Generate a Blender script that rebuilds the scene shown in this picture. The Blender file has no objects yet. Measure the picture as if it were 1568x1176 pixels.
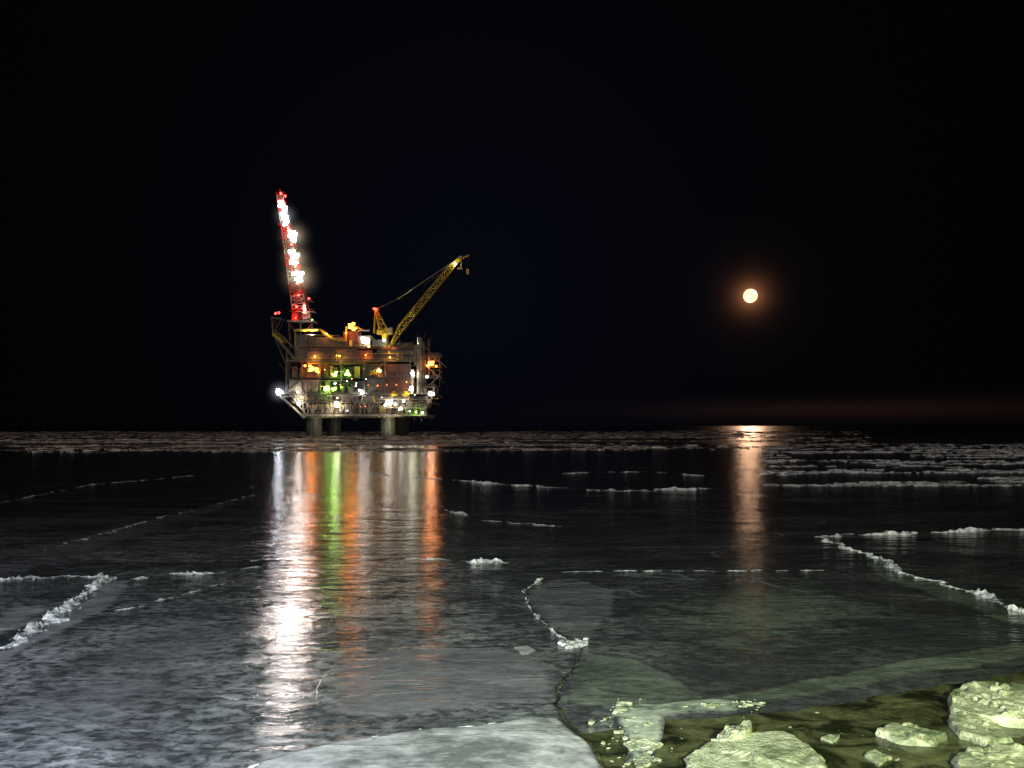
import bpy, bmesh, math, random
from mathutils import Vector, Matrix, noise
random.seed(7)
R = random.Random(11)
F = 1230.0; HX = 784.0; HY = 652.0; CH = 6.5     # survey constants: focal (px), principal x, horizon row, eye height (m)

scene = bpy.context.scene
scene.view_settings.view_transform = 'Standard'
scene.view_settings.look = 'None'
scene.view_settings.exposure = 0

def G(px, py, z=0.0):                     # point on the ice
    d = (CH - z) * F / (py - HY)
    return Vector(((px - HX) * d / F, d, z))
def P(px, py, y):                         # point at a given distance
    return Vector(((px - HX) * y / F, y, CH - (py - HY) * y / F))

# ------------------------------------------------------------------ materials
def new_mat(name):
    m = bpy.data.materials.new(name); m.use_nodes = True
    nt = m.node_tree
    return m, nt, nt.nodes['Principled BSDF']
def N(nt, t, **kw):
    n = nt.nodes.new(t)
    for k, v in kw.items():
        if k in n.inputs.keys(): n.inputs[k].default_value = v
        else: setattr(n, k, v)
    return n
def L(nt, a, b): nt.links.new(a, b)
def ramp(nt, fac, stops):
    r = nt.nodes.new('ShaderNodeValToRGB')
    e = r.color_ramp.elements
    while len(e) < len(stops): e.new(0.5)
    for i, (p, c) in enumerate(stops):
        e[i].position = p
        e[i].color = (c, c, c, 1) if not isinstance(c, tuple) else (*c, 1)
    L(nt, fac, r.inputs[0]); return r
def math_(nt, op, a, b=None, c=None, clamp=False):
    n = nt.nodes.new('ShaderNodeMath'); n.operation = op; n.use_clamp = clamp
    for i, v in enumerate((a, b, c)):
        if v is None: continue
        if isinstance(v, (int, float)): n.inputs[i].default_value = v
        else: L(nt, v, n.inputs[i])
    return n.outputs[0]
def mixc(nt, f, a, b):
    n = nt.nodes.new('ShaderNodeMix'); n.data_type = 'RGBA'
    if isinstance(f, (int, float)): n.inputs[0].default_value = f
    else: L(nt, f, n.inputs[0])
    for i, v in ((6, a), (7, b)):
        if isinstance(v, tuple): n.inputs[i].default_value = (*v, 1)
        else: L(nt, v, n.inputs[i])
    return n.outputs[2]
def pos(nt, scale=(1, 1, 1), rot=0.0):
    g = nt.nodes.new('ShaderNodeNewGeometry')
    m = nt.nodes.new('ShaderNodeMapping'); m.inputs['Scale'].default_value = scale
    m.inputs['Rotation'].default_value = (0, 0, rot)
    L(nt, g.outputs['Position'], m.inputs[0]); return m.outputs[0]
def noise_(nt, v, scale, detail=4, rough=0.55, dist=0.0):
    n = N(nt, 'ShaderNodeTexNoise', Scale=scale, Detail=detail, Roughness=rough, Distortion=dist)
    L(nt, v, n.inputs['Vector']); return n.outputs['Fac']

def paint(name, col, var=0.5, rough=0.5, scale=0.4, rust=0.25):
    m, nt, b = new_mat(name)
    v = pos(nt)
    n1 = noise_(nt, v, scale, 6, 0.65)
    r = ramp(nt, n1, [(0.35, 1 - var), (0.65, 1.0)])
    mul = nt.nodes.new('ShaderNodeMix'); mul.data_type = 'RGBA'; mul.blend_type = 'MULTIPLY'
    mul.inputs[0].default_value = 1; mul.inputs[6].default_value = (*col, 1)
    L(nt, r.outputs[0], mul.inputs[7])
    n2 = noise_(nt, pos(nt, (1, 1, 0.3)), scale * 3, 6, 0.7)
    f = ramp(nt, n2, [(0.55, 0.0), (0.68, rust)])
    L(nt, mixc(nt, f.outputs[0], mul.outputs[2], (0.10, 0.04, 0.02)), b.inputs['Base Color'])
    b.inputs['Roughness'].default_value = rough
    return m
M = {}
M['grey'] = paint('painted_steel_grey', (0.22, 0.19, 0.15), .7, rust=.5)
M['white'] = paint('painted_steel_white', (0.50, 0.46, 0.38), .65, rust=.4)
M['dark'] = paint('dark_steel', (0.05, 0.05, 0.05))
M['rust'] = paint('oxide_red_paint', (0.22, 0.055, 0.03), .75)
M['red'] = paint('signal_red_paint', (0.62, 0.02, 0.02), 0.3)
M['yellow'] = paint('crane_yellow_paint', (0.70, 0.50, 0.03), 0.3, rust=0.1)
M['brown'] = paint('brown_cladding', (0.22, 0.12, 0.055), .75)
M['green'] = paint('green_paint', (0.08, 0.14, 0.06), .8)
M['concrete'] = paint('wet_concrete', (0.10, 0.095, 0.09), 0.6, 0.7, 0.15, 0.1)

def emis(name, col, s):
    m, nt, b = new_mat(name)
    b.inputs['Base Color'].default_value = (0.8, 0.8, 0.8, 1)
    b.inputs['Emission Color'].default_value = (*col, 1)
    b.inputs['Emission Strength'].default_value = s
    M[name] = m; return m
emis('lamp_white', (1, 0.93, 0.80), 12)
emis('lamp_cool', (0.88, 0.94, 1.0), 12)
emis('lamp_orange', (1, 0.22, 0.02), 7)
emis('lamp_amber', (1, 0.50, 0.06), 6)
emis('lamp_green', (0.40, 1.0, 0.10), 5)
emis('lamp_red', (1, 0.04, 0.02), 5)

def solid_ice(name, base, dark, rough=0.42, sc=1.6, bump=0.02, lo=.42, hi=.62, stretch=(1, 1.3, 1)):
    m, nt, b = new_mat(name)
    n1 = noise_(nt, pos(nt, stretch, 0.2), sc, 8, 0.68)
    n2 = noise_(nt, pos(nt, (1, 1, 1)), sc*.16, 5, 0.6, 0.6)
    f = math_(nt, 'ADD', math_(nt, 'MULTIPLY', n1, 0.55), math_(nt, 'MULTIPLY', n2, 0.5))
    L(nt, ramp(nt, f, [(lo, dark), (hi, base)]).outputs[0], b.inputs['Base Color'])
    L(nt, ramp(nt, n2, [(0.3, rough - 0.12), (0.7, rough + 0.1)]).outputs[0], b.inputs['Roughness'])
    b.inputs['IOR'].default_value = 1.31
    bm = N(nt, 'ShaderNodeBump', Strength=1.0, Distance=bump)
    L(nt, noise_(nt, pos(nt), sc*3, 6, 0.6), bm.inputs['Height'])
    L(nt, bm.outputs[0], b.inputs['Normal'])
    M[name] = m; return m
solid_ice('broken_ice', (0.56, 0.58, 0.41), (0.12, 0.15, 0.085), 0.38, 3.5, 0.07, .44, .66)
solid_ice('ridge_ice', (0.66, 0.69, 0.70), (0.09, 0.10, 0.11), 0.45, 2.5, 0.06, .42, .64)
solid_ice('rubble_snow', (0.52, 0.45, 0.40), (0.03, 0.028, 0.026), 0.6, 0.25, 0.1, .46, .60, (.35, 1, 1))

def ocean_mat(name='dark_sea_ice', floe=None):
    m, nt, b0 = new_mat(name); nt.nodes.remove(b0)
    out = nt.nodes['Material Output']
    g = nt.nodes.new('ShaderNodeNewGeometry')
    sp = nt.nodes.new('ShaderNodeSeparateXYZ'); L(nt, g.outputs['Position'], sp.inputs[0])
    X, Y = sp.outputs[0], sp.outputs[1]
    n_s = noise_(nt, pos(nt, (0.8, 1.2, 1), 0.15), 2.8, 8, 0.72, 0.3)
    n_f = noise_(nt, pos(nt, (0.7, 1, 1), -0.25), 0.5, 8, 0.68, 0.8)
    n_m = noise_(nt, pos(nt, (1, 1, 1), 0.4), 0.12, 6, 0.6, 1.2)
    n_l = noise_(nt, pos(nt, (1, 1, 1)), 0.02, 5, 0.55, 1.5)
    speck = ramp(nt, n_s, [(0.43, 0.15), (0.56, 1.0)]).outputs[0]
    speck = math_(nt, 'MULTIPLY', speck, ramp(nt, n_f, [(0.38, 0.30), (0.58, 1.0)]).outputs[0])
    zx = math_(nt, 'SUBTRACT', 1.0, math_(nt, 'MULTIPLY', math_(nt, 'ADD', X, 5.0), 0.10), clamp=True)
    zy = math_(nt, 'SUBTRACT', 1.6, math_(nt, 'MULTIPLY', Y, 0.026), clamp=True)
    zone = math_(nt, 'ADD', math_(nt, 'MULTIPLY', math_(nt, 'MULTIPLY', zx, zy), 0.85), 0.20)
    mm = ramp(nt, n_m, [(0.38, 0.35), (0.62, 1.0)]).outputs[0]
    frost = math_(nt, 'MULTIPLY', math_(nt, 'MULTIPLY', speck, mm), zone)
    col = mixc(nt, frost, (0.027, 0.030, 0.033), (0.42, 0.43, 0.45))
    vor = N(nt, 'ShaderNodeTexVoronoi', Scale=0.045, feature='DISTANCE_TO_EDGE')
    wv = nt.nodes.new('ShaderNodeVectorMath'); wv.operation = 'ADD'
    nz = N(nt, 'ShaderNodeTexNoise', Scale=0.08, Detail=8); L(nt, pos(nt), nz.inputs['Vector'])
    sc = nt.nodes.new('ShaderNodeVectorMath'); sc.operation = 'SCALE'; sc.inputs['Scale'].default_value = 20
    L(nt, nz.outputs['Color'], sc.inputs[0])
    L(nt, pos(nt, (0.6, 1, 1), 0.3), wv.inputs[0]); L(nt, sc.outputs[0], wv.inputs[1])
    L(nt, wv.outputs[0], vor.inputs['Vector'])
    crack = ramp(nt, vor.outputs[0], [(0.0, 1.0), (0.010, 0.0)]).outputs[0]
    cm = ramp(nt, n_m, [(0.47, 0.0), (0.62, 0.5)]).outputs[0]
    crack = math_(nt, 'MULTIPLY', crack, cm)
    col = mixc(nt, crack, col, (0.34, 0.36, 0.38))
    wr = noise_(nt, pos(nt, (0.35, 1, 1), 0.10), 0.28, 5, 0.55, 1.4)
    wa = math_(nt, 'ABSOLUTE', math_(nt, 'SUBTRACT', wr, 0.5))
    crease = ramp(nt, wa, [(0.0, 1.0), (0.022, 0.0)]).outputs[0]
    crease = math_(nt, 'MULTIPLY', crease, ramp(nt, n_m, [(0.46, 0.0), (0.62, 1.0)]).outputs[0])
    col = mixc(nt, math_(nt, 'MULTIPLY', crease, .13), col, (0.34, 0.35, 0.38))
    belt = ramp(nt, math_(nt, 'MULTIPLY', math_(nt, 'ADD', Y, math_(nt, 'MULTIPLY', n_l, 80)), 0.001), [(0.22, 0.0), (0.32, 1.0)]).outputs[0]
    bn = ramp(nt, noise_(nt, pos(nt, (0.4, 1, 1)), 0.06, 7, 0.7), [(0.47, 0.0), (0.58, 1.0)]).outputs[0]
    bb = math_(nt, 'MULTIPLY', belt, bn)
    col = mixc(nt, bb, col, (0.38, 0.34, 0.31))
    st = ramp(nt, noise_(nt, pos(nt, (0.12, 1, 1), 0.06), 0.22, 7, 0.7, 0.4), [(0.52, 0.0), (0.68, 0.35)]).outputs[0]
    col = mixc(nt, math_(nt, 'MULTIPLY', st, math_(nt, 'GREATER_THAN', Y, 40)), col, (0.28, 0.28, 0.31))
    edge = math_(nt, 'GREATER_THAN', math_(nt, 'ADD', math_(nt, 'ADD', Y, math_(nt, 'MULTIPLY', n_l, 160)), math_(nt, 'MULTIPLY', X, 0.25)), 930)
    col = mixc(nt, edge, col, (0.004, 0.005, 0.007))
    ro = math_(nt, 'ADD', math_(nt, 'MULTIPLY', frost, 0.08), math_(nt, 'ADD', math_(nt, 'MULTIPLY', n_m, 0.06), 0.12))
    ro = math_(nt, 'ADD', ro, math_(nt, 'MULTIPLY', bb, 0.35))
    h1 = noise_(nt, pos(nt, (0.40, 1, 1), 0.12), 0.9, 5, 0.55, 0.9)
    h2 = noise_(nt, pos(nt, (0.50, 1, 1), -0.1), 4.5, 4, 0.55, 0.5)
    h3 = noise_(nt, pos(nt, (0.5, 1, 1)), 0.12, 3, 0.5, 0.8)
    def bump(h, dist, nrm=None):
        q = N(nt, 'ShaderNodeBump', Strength=1.0, Distance=dist); L(nt, h, q.inputs['Height'])
        if nrm: L(nt, nrm, q.inputs['Normal'])
        return q.outputs[0]
    wrb = math_(nt, 'POWER', math_(nt, 'MULTIPLY', wa, 4.0), 0.6)
    nr = bump(wrb, -.030, bump(crack, .02, bump(h3, .10, bump(h2, .0105, bump(h1, .034)))))
    if floe:
        base, dark, fr, amt = floe
        at = nt.nodes.new('ShaderNodeAttribute'); at.attribute_name = 'inner'
        tex = math_(nt, 'ADD', math_(nt, 'MULTIPLY', n_s, .5), math_(nt, 'MULTIPLY', n_f, .6))
        fc = ramp(nt, tex, [(.46, dark), (.64, base)]).outputs[0]
        k = math_(nt, 'MULTIPLY', at.outputs['Fac'], 1.9)
        k = math_(nt, 'ADD', k, math_(nt, 'MULTIPLY', math_(nt, 'SUBTRACT', n_f, .55), 2.2))
        k = math_(nt, 'ADD', k, math_(nt, 'MULTIPLY', math_(nt, 'SUBTRACT', n_s, .6), 1.2), clamp=True)
        k = math_(nt, 'MULTIPLY', k, math_(nt, 'GREATER_THAN', at.outputs['Fac'], .01))
        k = math_(nt, 'MULTIPLY', k, amt)
        col = mixc(nt, k, col, fc)
        ro = math_(nt, 'ADD', math_(nt, 'MULTIPLY', ro, math_(nt, 'SUBTRACT', 1.0, k)), math_(nt, 'MULTIPLY', k, fr))
    ri = math_(nt, 'SUBTRACT', 1.0, math_(nt, 'MULTIPLY', bb, .8))
    df = nt.nodes.new('ShaderNodeBsdfDiffuse'); L(nt, col, df.inputs[0]); L(nt, nr, df.inputs['Normal'])
    gl = nt.nodes.new('ShaderNodeBsdfGlossy'); gl.distribution = 'BECKMANN'; L(nt, ro, gl.inputs['Roughness']); L(nt, nr, gl.inputs['Normal'])
    gl.inputs['Color'].default_value = (1, 1, 1, 1)
    fz = nt.nodes.new('ShaderNodeFresnel'); fz.inputs[0].default_value = 1.42; L(nt, nr, fz.inputs['Normal'])
    mx = nt.nodes.new('ShaderNodeMixShader'); L(nt, math_(nt, 'MULTIPLY', fz.outputs[0], ri), mx.inputs[0]); L(nt, df.outputs[0], mx.inputs[1]); L(nt, gl.outputs[0], mx.inputs[2])
    L(nt, mx.outputs[0], out.inputs[0])
    return m
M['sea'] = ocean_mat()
M['frosted_ice'] = ocean_mat('frosted_ice', ((0.21, 0.215, 0.23), (0.12, 0.125, 0.135), .20, .9))
M['pale_ice'] = ocean_mat('pale_frosted_ice', ((0.36, 0.37, 0.39), (0.20, 0.205, 0.22), .3, .95))
M['thin_grey_ice'] = ocean_mat('thin_grey_ice', ((0.20, 0.205, 0.22), (0.10, 0.102, 0.11), .18, .8))
M['snow_covered_ice'] = ocean_mat('snow_covered_ice', ((0.50, 0.51, 0.52), (0.15, 0.155, 0.16), .6, 1.0))
M['green_ice'] = ocean_mat('green_ice', ((0.16, 0.19, 0.155), (0.06, 0.075, 0.06), .18, .75))
M['slush_ice'] = ocean_mat('slush_ice', ((0.50, 0.55, 0.46), (0.07, 0.10, 0.07), .4, .85))
def water_mat():
    m, nt, b = new_mat('murky_water')
    n1 = noise_(nt, pos(nt, (1, 1.4, 1), 0.2), 0.9, 7, 0.65, 0.6)
    L(nt, ramp(nt, n1, [(0.42, (0.012, 0.014, 0.007)), (0.70, (0.13, 0.135, 0.065))]).outputs[0], b.inputs['Base Color'])
    b.inputs['Roughness'].default_value = 0.2; b.inputs['IOR'].default_value = 1.33
    bm = N(nt, 'ShaderNodeBump', Strength=1.0, Distance=0.02); L(nt, noise_(nt, pos(nt), 3, 4), bm.inputs['Height'])
    L(nt, bm.outputs[0], b.inputs['Normal'])
    M['water'] = m
water_mat()

# ------------------------------------------------------------------ mesh builder
class MB:
    def __init__(s): s.v = []; s.f = []; s.m = []; s.mats = []
    def mi(s, mat):
        if mat not in s.mats: s.mats.append(mat)
        return s.mats.index(mat)
    def add(s, vs, fs, mat):
        o = len(s.v); s.v += [Vector(v) for v in vs]; k = s.mi(mat)
        for f in fs: s.f.append([i + o for i in f]); s.m.append(k)
    def box(s, a, b, mat):
        x0, y0, z0 = min(a[0], b[0]), min(a[1], b[1]), min(a[2], b[2]); x1, y1, z1 = max(a[0], b[0]), max(a[1], b[1]), max(a[2], b[2])
        s.add([(x0,y0,z0),(x1,y0,z0),(x1,y1,z0),(x0,y1,z0),(x0,y0,z1),(x1,y0,z1),(x1,y1,z1),(x0,y1,z1)],
              [(0,3,2,1),(4,5,6,7),(0,1,5,4),(1,2,6,5),(2,3,7,6),(3,0,4,7)], mat)
    def tube(s, a, b, r, mat, n=6, r2=None):
        a = Vector(a); b = Vector(b); d = b - a
        if d.length < 1e-6: return
        q = d.to_track_quat('Z', 'Y'); r2 = r if r2 is None else r2
        vs = []
        for c, rr in ((a, r), (b, r2)):
            for i in range(n):
                t = 2 * math.pi * (i + .5) / n
                vs.append(c + q @ Vector((math.cos(t) * rr, math.sin(t) * rr, 0)))
        fs = [(i, (i+1) % n, n + (i+1) % n, n + i) for i in range(n)]
        fs += [tuple(range(n-1, -1, -1)), tuple(range(n, 2*n))]
        s.add(vs, fs, mat)
    def ball(s, c, r, mat, n=8, m=5, sq=(1, 1, 1)):
        vs = [(c[0], c[1], c[2] + r*sq[2])]
        for j in range(1, m):
            ph = math.pi * j / m
            for i in range(n):
                t = 2*math.pi*i/n
                vs.append((c[0]+r*sq[0]*math.sin(ph)*math.cos(t), c[1]+r*sq[1]*math.sin(ph)*math.sin(t), c[2]+r*sq[2]*math.cos(ph)))
        vs.append((c[0], c[1], c[2]-r*sq[2]))
        fs = [(0, 1+i, 1+(i+1) % n) for i in range(n)]
        for j in range(m-2):
            for i in range(n):
                a = 1+j*n; fs.append((a+i, a+n+i, a+n+(i+1) % n, a+(i+1) % n))
        a = 1+(m-2)*n; k = len(vs)-1
        fs += [(a+i, k, a+(i+1) % n) for i in range(n)]
        s.add(vs, fs, mat)
    def lattice(s, a, b, wa, wb, mat, n, r=0.2, r_d=None, side=None, mats=None):
        a = Vector(a); b = Vector(b); d = (b-a).normalized(); r_d = r_d or r*0.6
        sx = Vector(side) if side else d.cross(Vector((0, 1, 0))).normalized()
        sy = d.cross(sx).normalized(); prev = None
        for i in range(n+1):
            t = i/n; c = a.lerp(b, t); w = (wa*(1-t)+wb*t)/2
            q = [c+sx*w+sy*w, c-sx*w+sy*w, c-sx*w-sy*w, c+sx*w-sy*w]
            mt = mats(t) if mats else mat
            for k in range(4): s.tube(q[k], q[(k+1) % 4], r_d, mt, 4)
            if prev:
                for k in range(4):
                    s.tube(prev[k], q[k], r, mt, 5)
                    if (i+k) % 2: s.tube(prev[k], q[(k+1) % 4], r_d, mt, 4)
                    else: s.tube(prev[(k+1) % 4], q[k], r_d, mt, 4)
            prev = q
    def rail(s, a, b, mat, h=1.2, n=None):
        a = Vector(a); b = Vector(b); n = n or max(2, int((b-a).length/2)); up = Vector((0, 0, 1))
        for k in (0.55, 1.0): s.tube(a+up*h*k, b+up*h*k, 0.06, mat, 4)
        for i in range(n+1):
            c = a.lerp(b, i/n); s.tube(c, c+up*h, 0.06, mat, 4)
    def obj(s, name, parent=None, smooth=False):
        o0 = parent.location if parent else Vector((0, 0, 0))
        me = bpy.data.meshes.new(name)
        me.from_pydata([tuple(v-o0) for v in s.v], [], s.f)
        for m in s.mats: me.materials.append(M[m])
        me.polygons.foreach_set('material_index', s.m)
        if smooth: me.polygons.foreach_set('use_smooth', [True]*len(me.polygons))
        me.update()
        o = bpy.data.objects.new(name, me); scene.collection.objects.link(o)
        if parent: o.parent = parent
        return o
def empty(name, loc):
    e = bpy.data.objects.new(name, None); e.location = loc; scene.collection.objects.link(e); return e
def light(name, typ, loc, energy, col, parent=None, **kw):
    l = bpy.data.lights.new(name, typ); l.energy = energy; l.color = col
    tgt = kw.pop('target', None)
    for k, v in kw.items(): setattr(l, k, v)
    o = bpy.data.objects.new(name, l); scene.collection.objects.link(o)
    o0 = parent.location if parent else Vector((0, 0, 0))
    o.location = Vector(loc)-o0
    if tgt is not None:
        o.rotation_euler = (Vector(tgt)-Vector(loc)).to_track_quat('-Z', 'Y').to_euler()
    if parent: o.parent = parent
    return o

# ------------------------------------------------------------------ PLATFORM
FY = 442.0; BY = 496.0
rig = empty('offshore_oil_platform', Vector(((545-HX)*464/F, 464, 0)))
b = MB()
for px, y in ((481, 454), (594, 454), (511, 488), (615, 488)):
    c = P(px, 652, y); c.z = -3
    b.tube(c, (c.x, c.y, 12.5), 4.3, 'concrete', 28)
    b.tube((c.x, c.y, 9.0), (c.x, c.y, 10.2), 4.7, 'dark', 28)
    for k in range(3):
        a = -1.9+k*0.5
        b.tube((c.x+4.4*math.cos(a), c.y+4.4*math.sin(a), -1), (c.x+4.4*math.cos(a), c.y+4.4*math.sin(a), 12), 0.2, 'dark', 5)
b.obj('legs', rig)

b = MB()
def slab(x0, x1, py, mat='grey', th=0.9, y0=FY, y1=BY):
    a = P(x0, py, FY); c = P(x1, py, FY)
    b.box((a.x, y0, a.z), (c.x, y1, c.z-th), mat)
def wall(x0, x1, p0, p1, mat, y=FY+0.6, ribs=1.6, depth=0.25, back=3):
    a = P(x0, p0, FY); c = P(x1, p1, FY)
    b.box((a.x, y, a.z), (c.x, y+back, c.z), mat)
    n = max(2, int(abs(c.x-a.x)/ribs))
    for i in range(n+1):
        x = a.x+(c.x-a.x)*i/n
        b.box((x-0.08, y-depth, a.z-.05), (x+0.08, y-0.003, c.z+.05), mat)
slab(464, 652, 634, 'white', 1.2)
slab(446, 660, 615, 'grey', 0.8)
slab(426, 664, 601, 'grey', 1.0)
slab(436, 668, 578, 'dark', 0.5)
slab(438, 672, 551, 'grey', 1.0)
slab(458, 652, 532, 'rust', 0.7)
for i in range(24):
    px = 468+i*7.9; a = P(px, 637, FY)
    b.box((a.x-0.25, FY, a.z+0.2), (a.x+0.25, BY, a.z-0.9), 'grey')
n = 26
for i in range(n):
    x0 = 464+i*(188/n); x1 = 464+(i+1)*(188/n)
    a = P(x0, 615, FY); c = P(x1, 633, FY); a.y = c.y = FY+0.3
    if i % 4 == 3 or 14 < i < 18: continue
    if i % 2: b.tube((a.x, a.y, a.z-.8), (c.x, a.y, c.z), 0.28, 'white', 6)
    else: b.tube((a.x, a.y, c.z), (c.x, a.y, a.z-.8), 0.28, 'white', 6)
    b.tube((a.x, a.y, a.z-.8), (a.x, a.y, c.z), 0.3, 'white', 6)
wall(470, 525, 619, 633, 'white', FY+5)
wall(540, 580, 617, 633, 'grey', FY+6)
wall(588, 650, 617, 633, 'white', FY+6)
wall(450, 470, 603, 614, 'white'); wall(472, 508, 603, 614, 'grey', FY+1.2); wall(516, 548, 603, 613, 'grey', FY+3); wall(560, 625, 603, 614, 'grey', FY+2)
wall(442, 488, 581, 600, 'white', FY+1); wall(560, 590, 580, 600, 'grey', FY+2.5); wall(590, 626, 557, 600, 'rust', FY+1.5)
wall(490, 528, 584, 600, 'green', FY+10); wall(533, 558, 582, 600, 'dark', FY+7)
wall(462, 500, 556, 577, 'brown', FY+7); wall(503, 545, 560, 577, 'green', FY+12); wall(550, 588, 556, 577, 'dark', FY+9)
wall(470, 512, 534, 550, 'brown', FY+1); wall(512, 545, 534, 550, 'brown', FY+3); wall(546, 570, 536, 550, 'rust', FY+1.4); wall(575, 636, 534, 550, 'dark', FY+5)
for x0, x1, p0, p1 in ((446, 660, 554, 600), (470, 648, 534, 550), (470, 648, 603, 633)):
    a = P(x0, p0, FY); c = P(x1, p1, FY); b.box((a.x, FY+24, a.z), (c.x, FY+26, c.z), 'dark')
for px in (438, 462, 490, 522, 558, 590, 628, 652, 664):
    for p0, p1 in ((601, 578), (578, 551)):
        a = P(px, p0, FY); c = P(px, p1, FY); b.tube((a.x, FY+.5, a.z), (c.x, FY+.5, c.z-.5), 0.45, 'grey', 8)
for a0, a1 in (((438, 600), (462, 579)), ((462, 577), (438, 555)), ((558, 600), (522, 580)), ((522, 577), (490, 555)), ((558, 577), (590, 555)), ((628, 577), (652, 555)), ((652, 600), (628, 580))):
    a = P(*a0, FY); c = P(*a1, FY); b.tube((a.x, FY+.5, a.z), (c.x, FY+.5, c.z), 0.28, 'grey', 6)
for y in (FY+.3, FY+14, FY+30):
    for a0, a1, r in (((425, 603), (466, 640), .7), ((444, 604), (468, 634), .4), ((432, 608), (452, 606), .3)):
        a = P(*a0, FY); c = P(*a1, FY); b.tube((a.x, y, a.z), (c.x, y, c.z), r, 'white', 8)
    a = P(664, 603, FY); c = P(648, 634, FY); b.tube((a.x, y, a.z), (c.x, y, c.z), .5, 'grey', 8)
for dy in (0, 5):
    y = FY+4+dy
    for a0, a1, r, mt in (((413, 484), (415, 510), .55, 'grey'), ((415, 510), (452, 552), 1.0, 'grey'), ((418, 505), (462, 545), .5, 'grey'), ((415, 510), (430, 524), 1.1, 'yellow'),
                          ((436, 535), (437, 600), .55, 'grey'), ((424, 554), (437, 575), .2, 'dark'), ((415, 510), (436, 560), .3, 'grey'), ((411, 486), (428, 486), .4, 'grey'), ((428, 486), (418, 505), .3, 'grey')):
        a = P(*a0, FY); c = P(*a1, FY); b.tube((a.x, y, a.z), (c.x, y, c.z), r, mt, 8)
for i in range(9):
    a = P(415+i*4.2, 510+i*4.7, FY); b.tube((a.x, FY+4, a.z), (a.x, FY+9, a.z), .3, 'grey', 5)
for x0, x1, py in ((426, 664, 601), (438, 672, 551), (458, 652, 532), (446, 660, 615), (436, 668, 578)):
    a = P(x0, py, FY); c = P(x1, py, FY)
    b.rail((a.x, FY+.15, a.z), (c.x, FY+.15, a.z), 'yellow' if py in (551, 532) else 'grey')
b.obj('decks', rig)

b = MB()
lv = [(601, 581, 440, 660), (577, 554, 440, 660), (551, 534, 460, 648), (633, 617, 470, 646), (615, 603, 450, 655)]
mats = ['grey', 'white', 'dark', 'rust', 'yellow', 'brown', 'green', 'dark', 'grey', 'dark']
for p0, p1, x0, x1 in lv:
    for i in range(58):
        px = R.uniform(x0, x1); w = R.uniform(2, 7); hpx = R.uniform(.25, .85)*(p0-p1)
        y = FY+R.uniform(1.2, 10); a = P(px, p0, FY); t = R.random(); mt = R.choice(mats); h = hpx*FY/F
        if t < .45: b.box((a.x, y, a.z), (a.x+w*.5, y+R.uniform(1, 3), a.z+h), mt)
        elif t < .65: b.tube((a.x, y, a.z), (a.x, y, a.z+h), R.uniform(.4, 1.1), mt, 12)
        elif t < .85: b.tube((a.x, y, a.z+h*.6), (a.x+w*1.4, y, a.z+h*.6), R.uniform(.15, .5), mt, 8)
        else: b.tube((a.x, y, a.z), (a.x+w*.6, y, a.z+h), .15, mt, 5)
for py, x0, x1, mt in ((556, 470, 560, 'yellow'), (558, 500, 590, 'grey'), (583, 445, 520, 'white'), (606, 500, 560, 'white'), (620, 470, 540, 'yellow'), (538, 470, 560, 'brown'), (541, 560, 640, 'yellow'), (571, 560, 628, 'dark')):
    a = P(x0, py, FY); c = P(x1, py, FY); b.tube((a.x, FY+.4, a.z), (c.x, FY+.4, c.z), .22, mt, 6)
for px, p0, p1, r, mt in ((643, 604, 517, 1.5, 'white'), (649, 600, 524, .9, 'grey'), (637, 560, 528, .8, 'white'), (657, 580, 520, .7, 'grey'), (632, 604, 566, 1.0, 'white')):
    a = P(px, p0, FY); c = P(px, p1, FY); b.tube((a.x, FY-1.2, a.z), (a.x, FY-1.2, c.z), r, mt, 14)
    for k in range(6): zz = a.z+(c.z-a.z)*k/5; b.tube((a.x, FY-1.2, zz-.12), (a.x, FY-1.2, zz+.12), r+.25, 'dark', 14)
for p in (545, 562, 578, 592):
    a = P(650, p, FY); c = P(676, p, FY)
    b.box((a.x, FY-2.5, a.z), (c.x-(p == 592)*3, FY+8, a.z-.4), 'grey'); b.rail((a.x, FY-2.4, a.z), (c.x-(p == 592)*3, FY-2.4, a.z), 'white')
for p0, p1, k in ((578, 562, 0), (562, 545, 1), (592, 578, 1)):
    a = P(655 if k else 672, p0, FY); c = P(672 if k else 655, p1, FY); b.tube((a.x, FY-2.2, a.z), (c.x, FY-2.2, c.z), .25, 'white', 5)
for px in (652, 674):
    a = P(px, 604, FY); c = P(px, 545, FY); b.tube((a.x, FY-2.2, a.z+4), (a.x, FY-2.2, c.z), .25, 'grey', 6)
a = P(666, 583, FY); c = P(676, 569, FY); b.tube((a.x, FY, a.z), (c.x, FY, c.z), .5, 'grey', 6)
for p in (611, 624, 636):
    a = P(580, p, FY); c = P(655, p, FY); b.box((a.x, FY-3, a.z), (c.x, FY-.2, a.z-.35), 'white'); b.rail((a.x, FY-2.9, a.z), (c.x, FY-2.9, a.z), 'white')
for i in range(9):
    px = 582+i*9; a = P(px, 611, FY); c = P(px, 636, FY); b.tube((a.x, FY-2.7, a.z), (a.x, FY-2.7, c.z), .18, 'grey', 5)
for i in range(8):
    px = R.choice([530, 545, 632, 640, 648, 575, 490]) + R.uniform(-3, 3); yy = FY+R.uniform(2, 30); a = P(px, 636, FY); b.tube((a.x, yy, a.z), (a.x, yy, a.z-R.uniform(1, 3.5)), .4, 'dark', 8)
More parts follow.
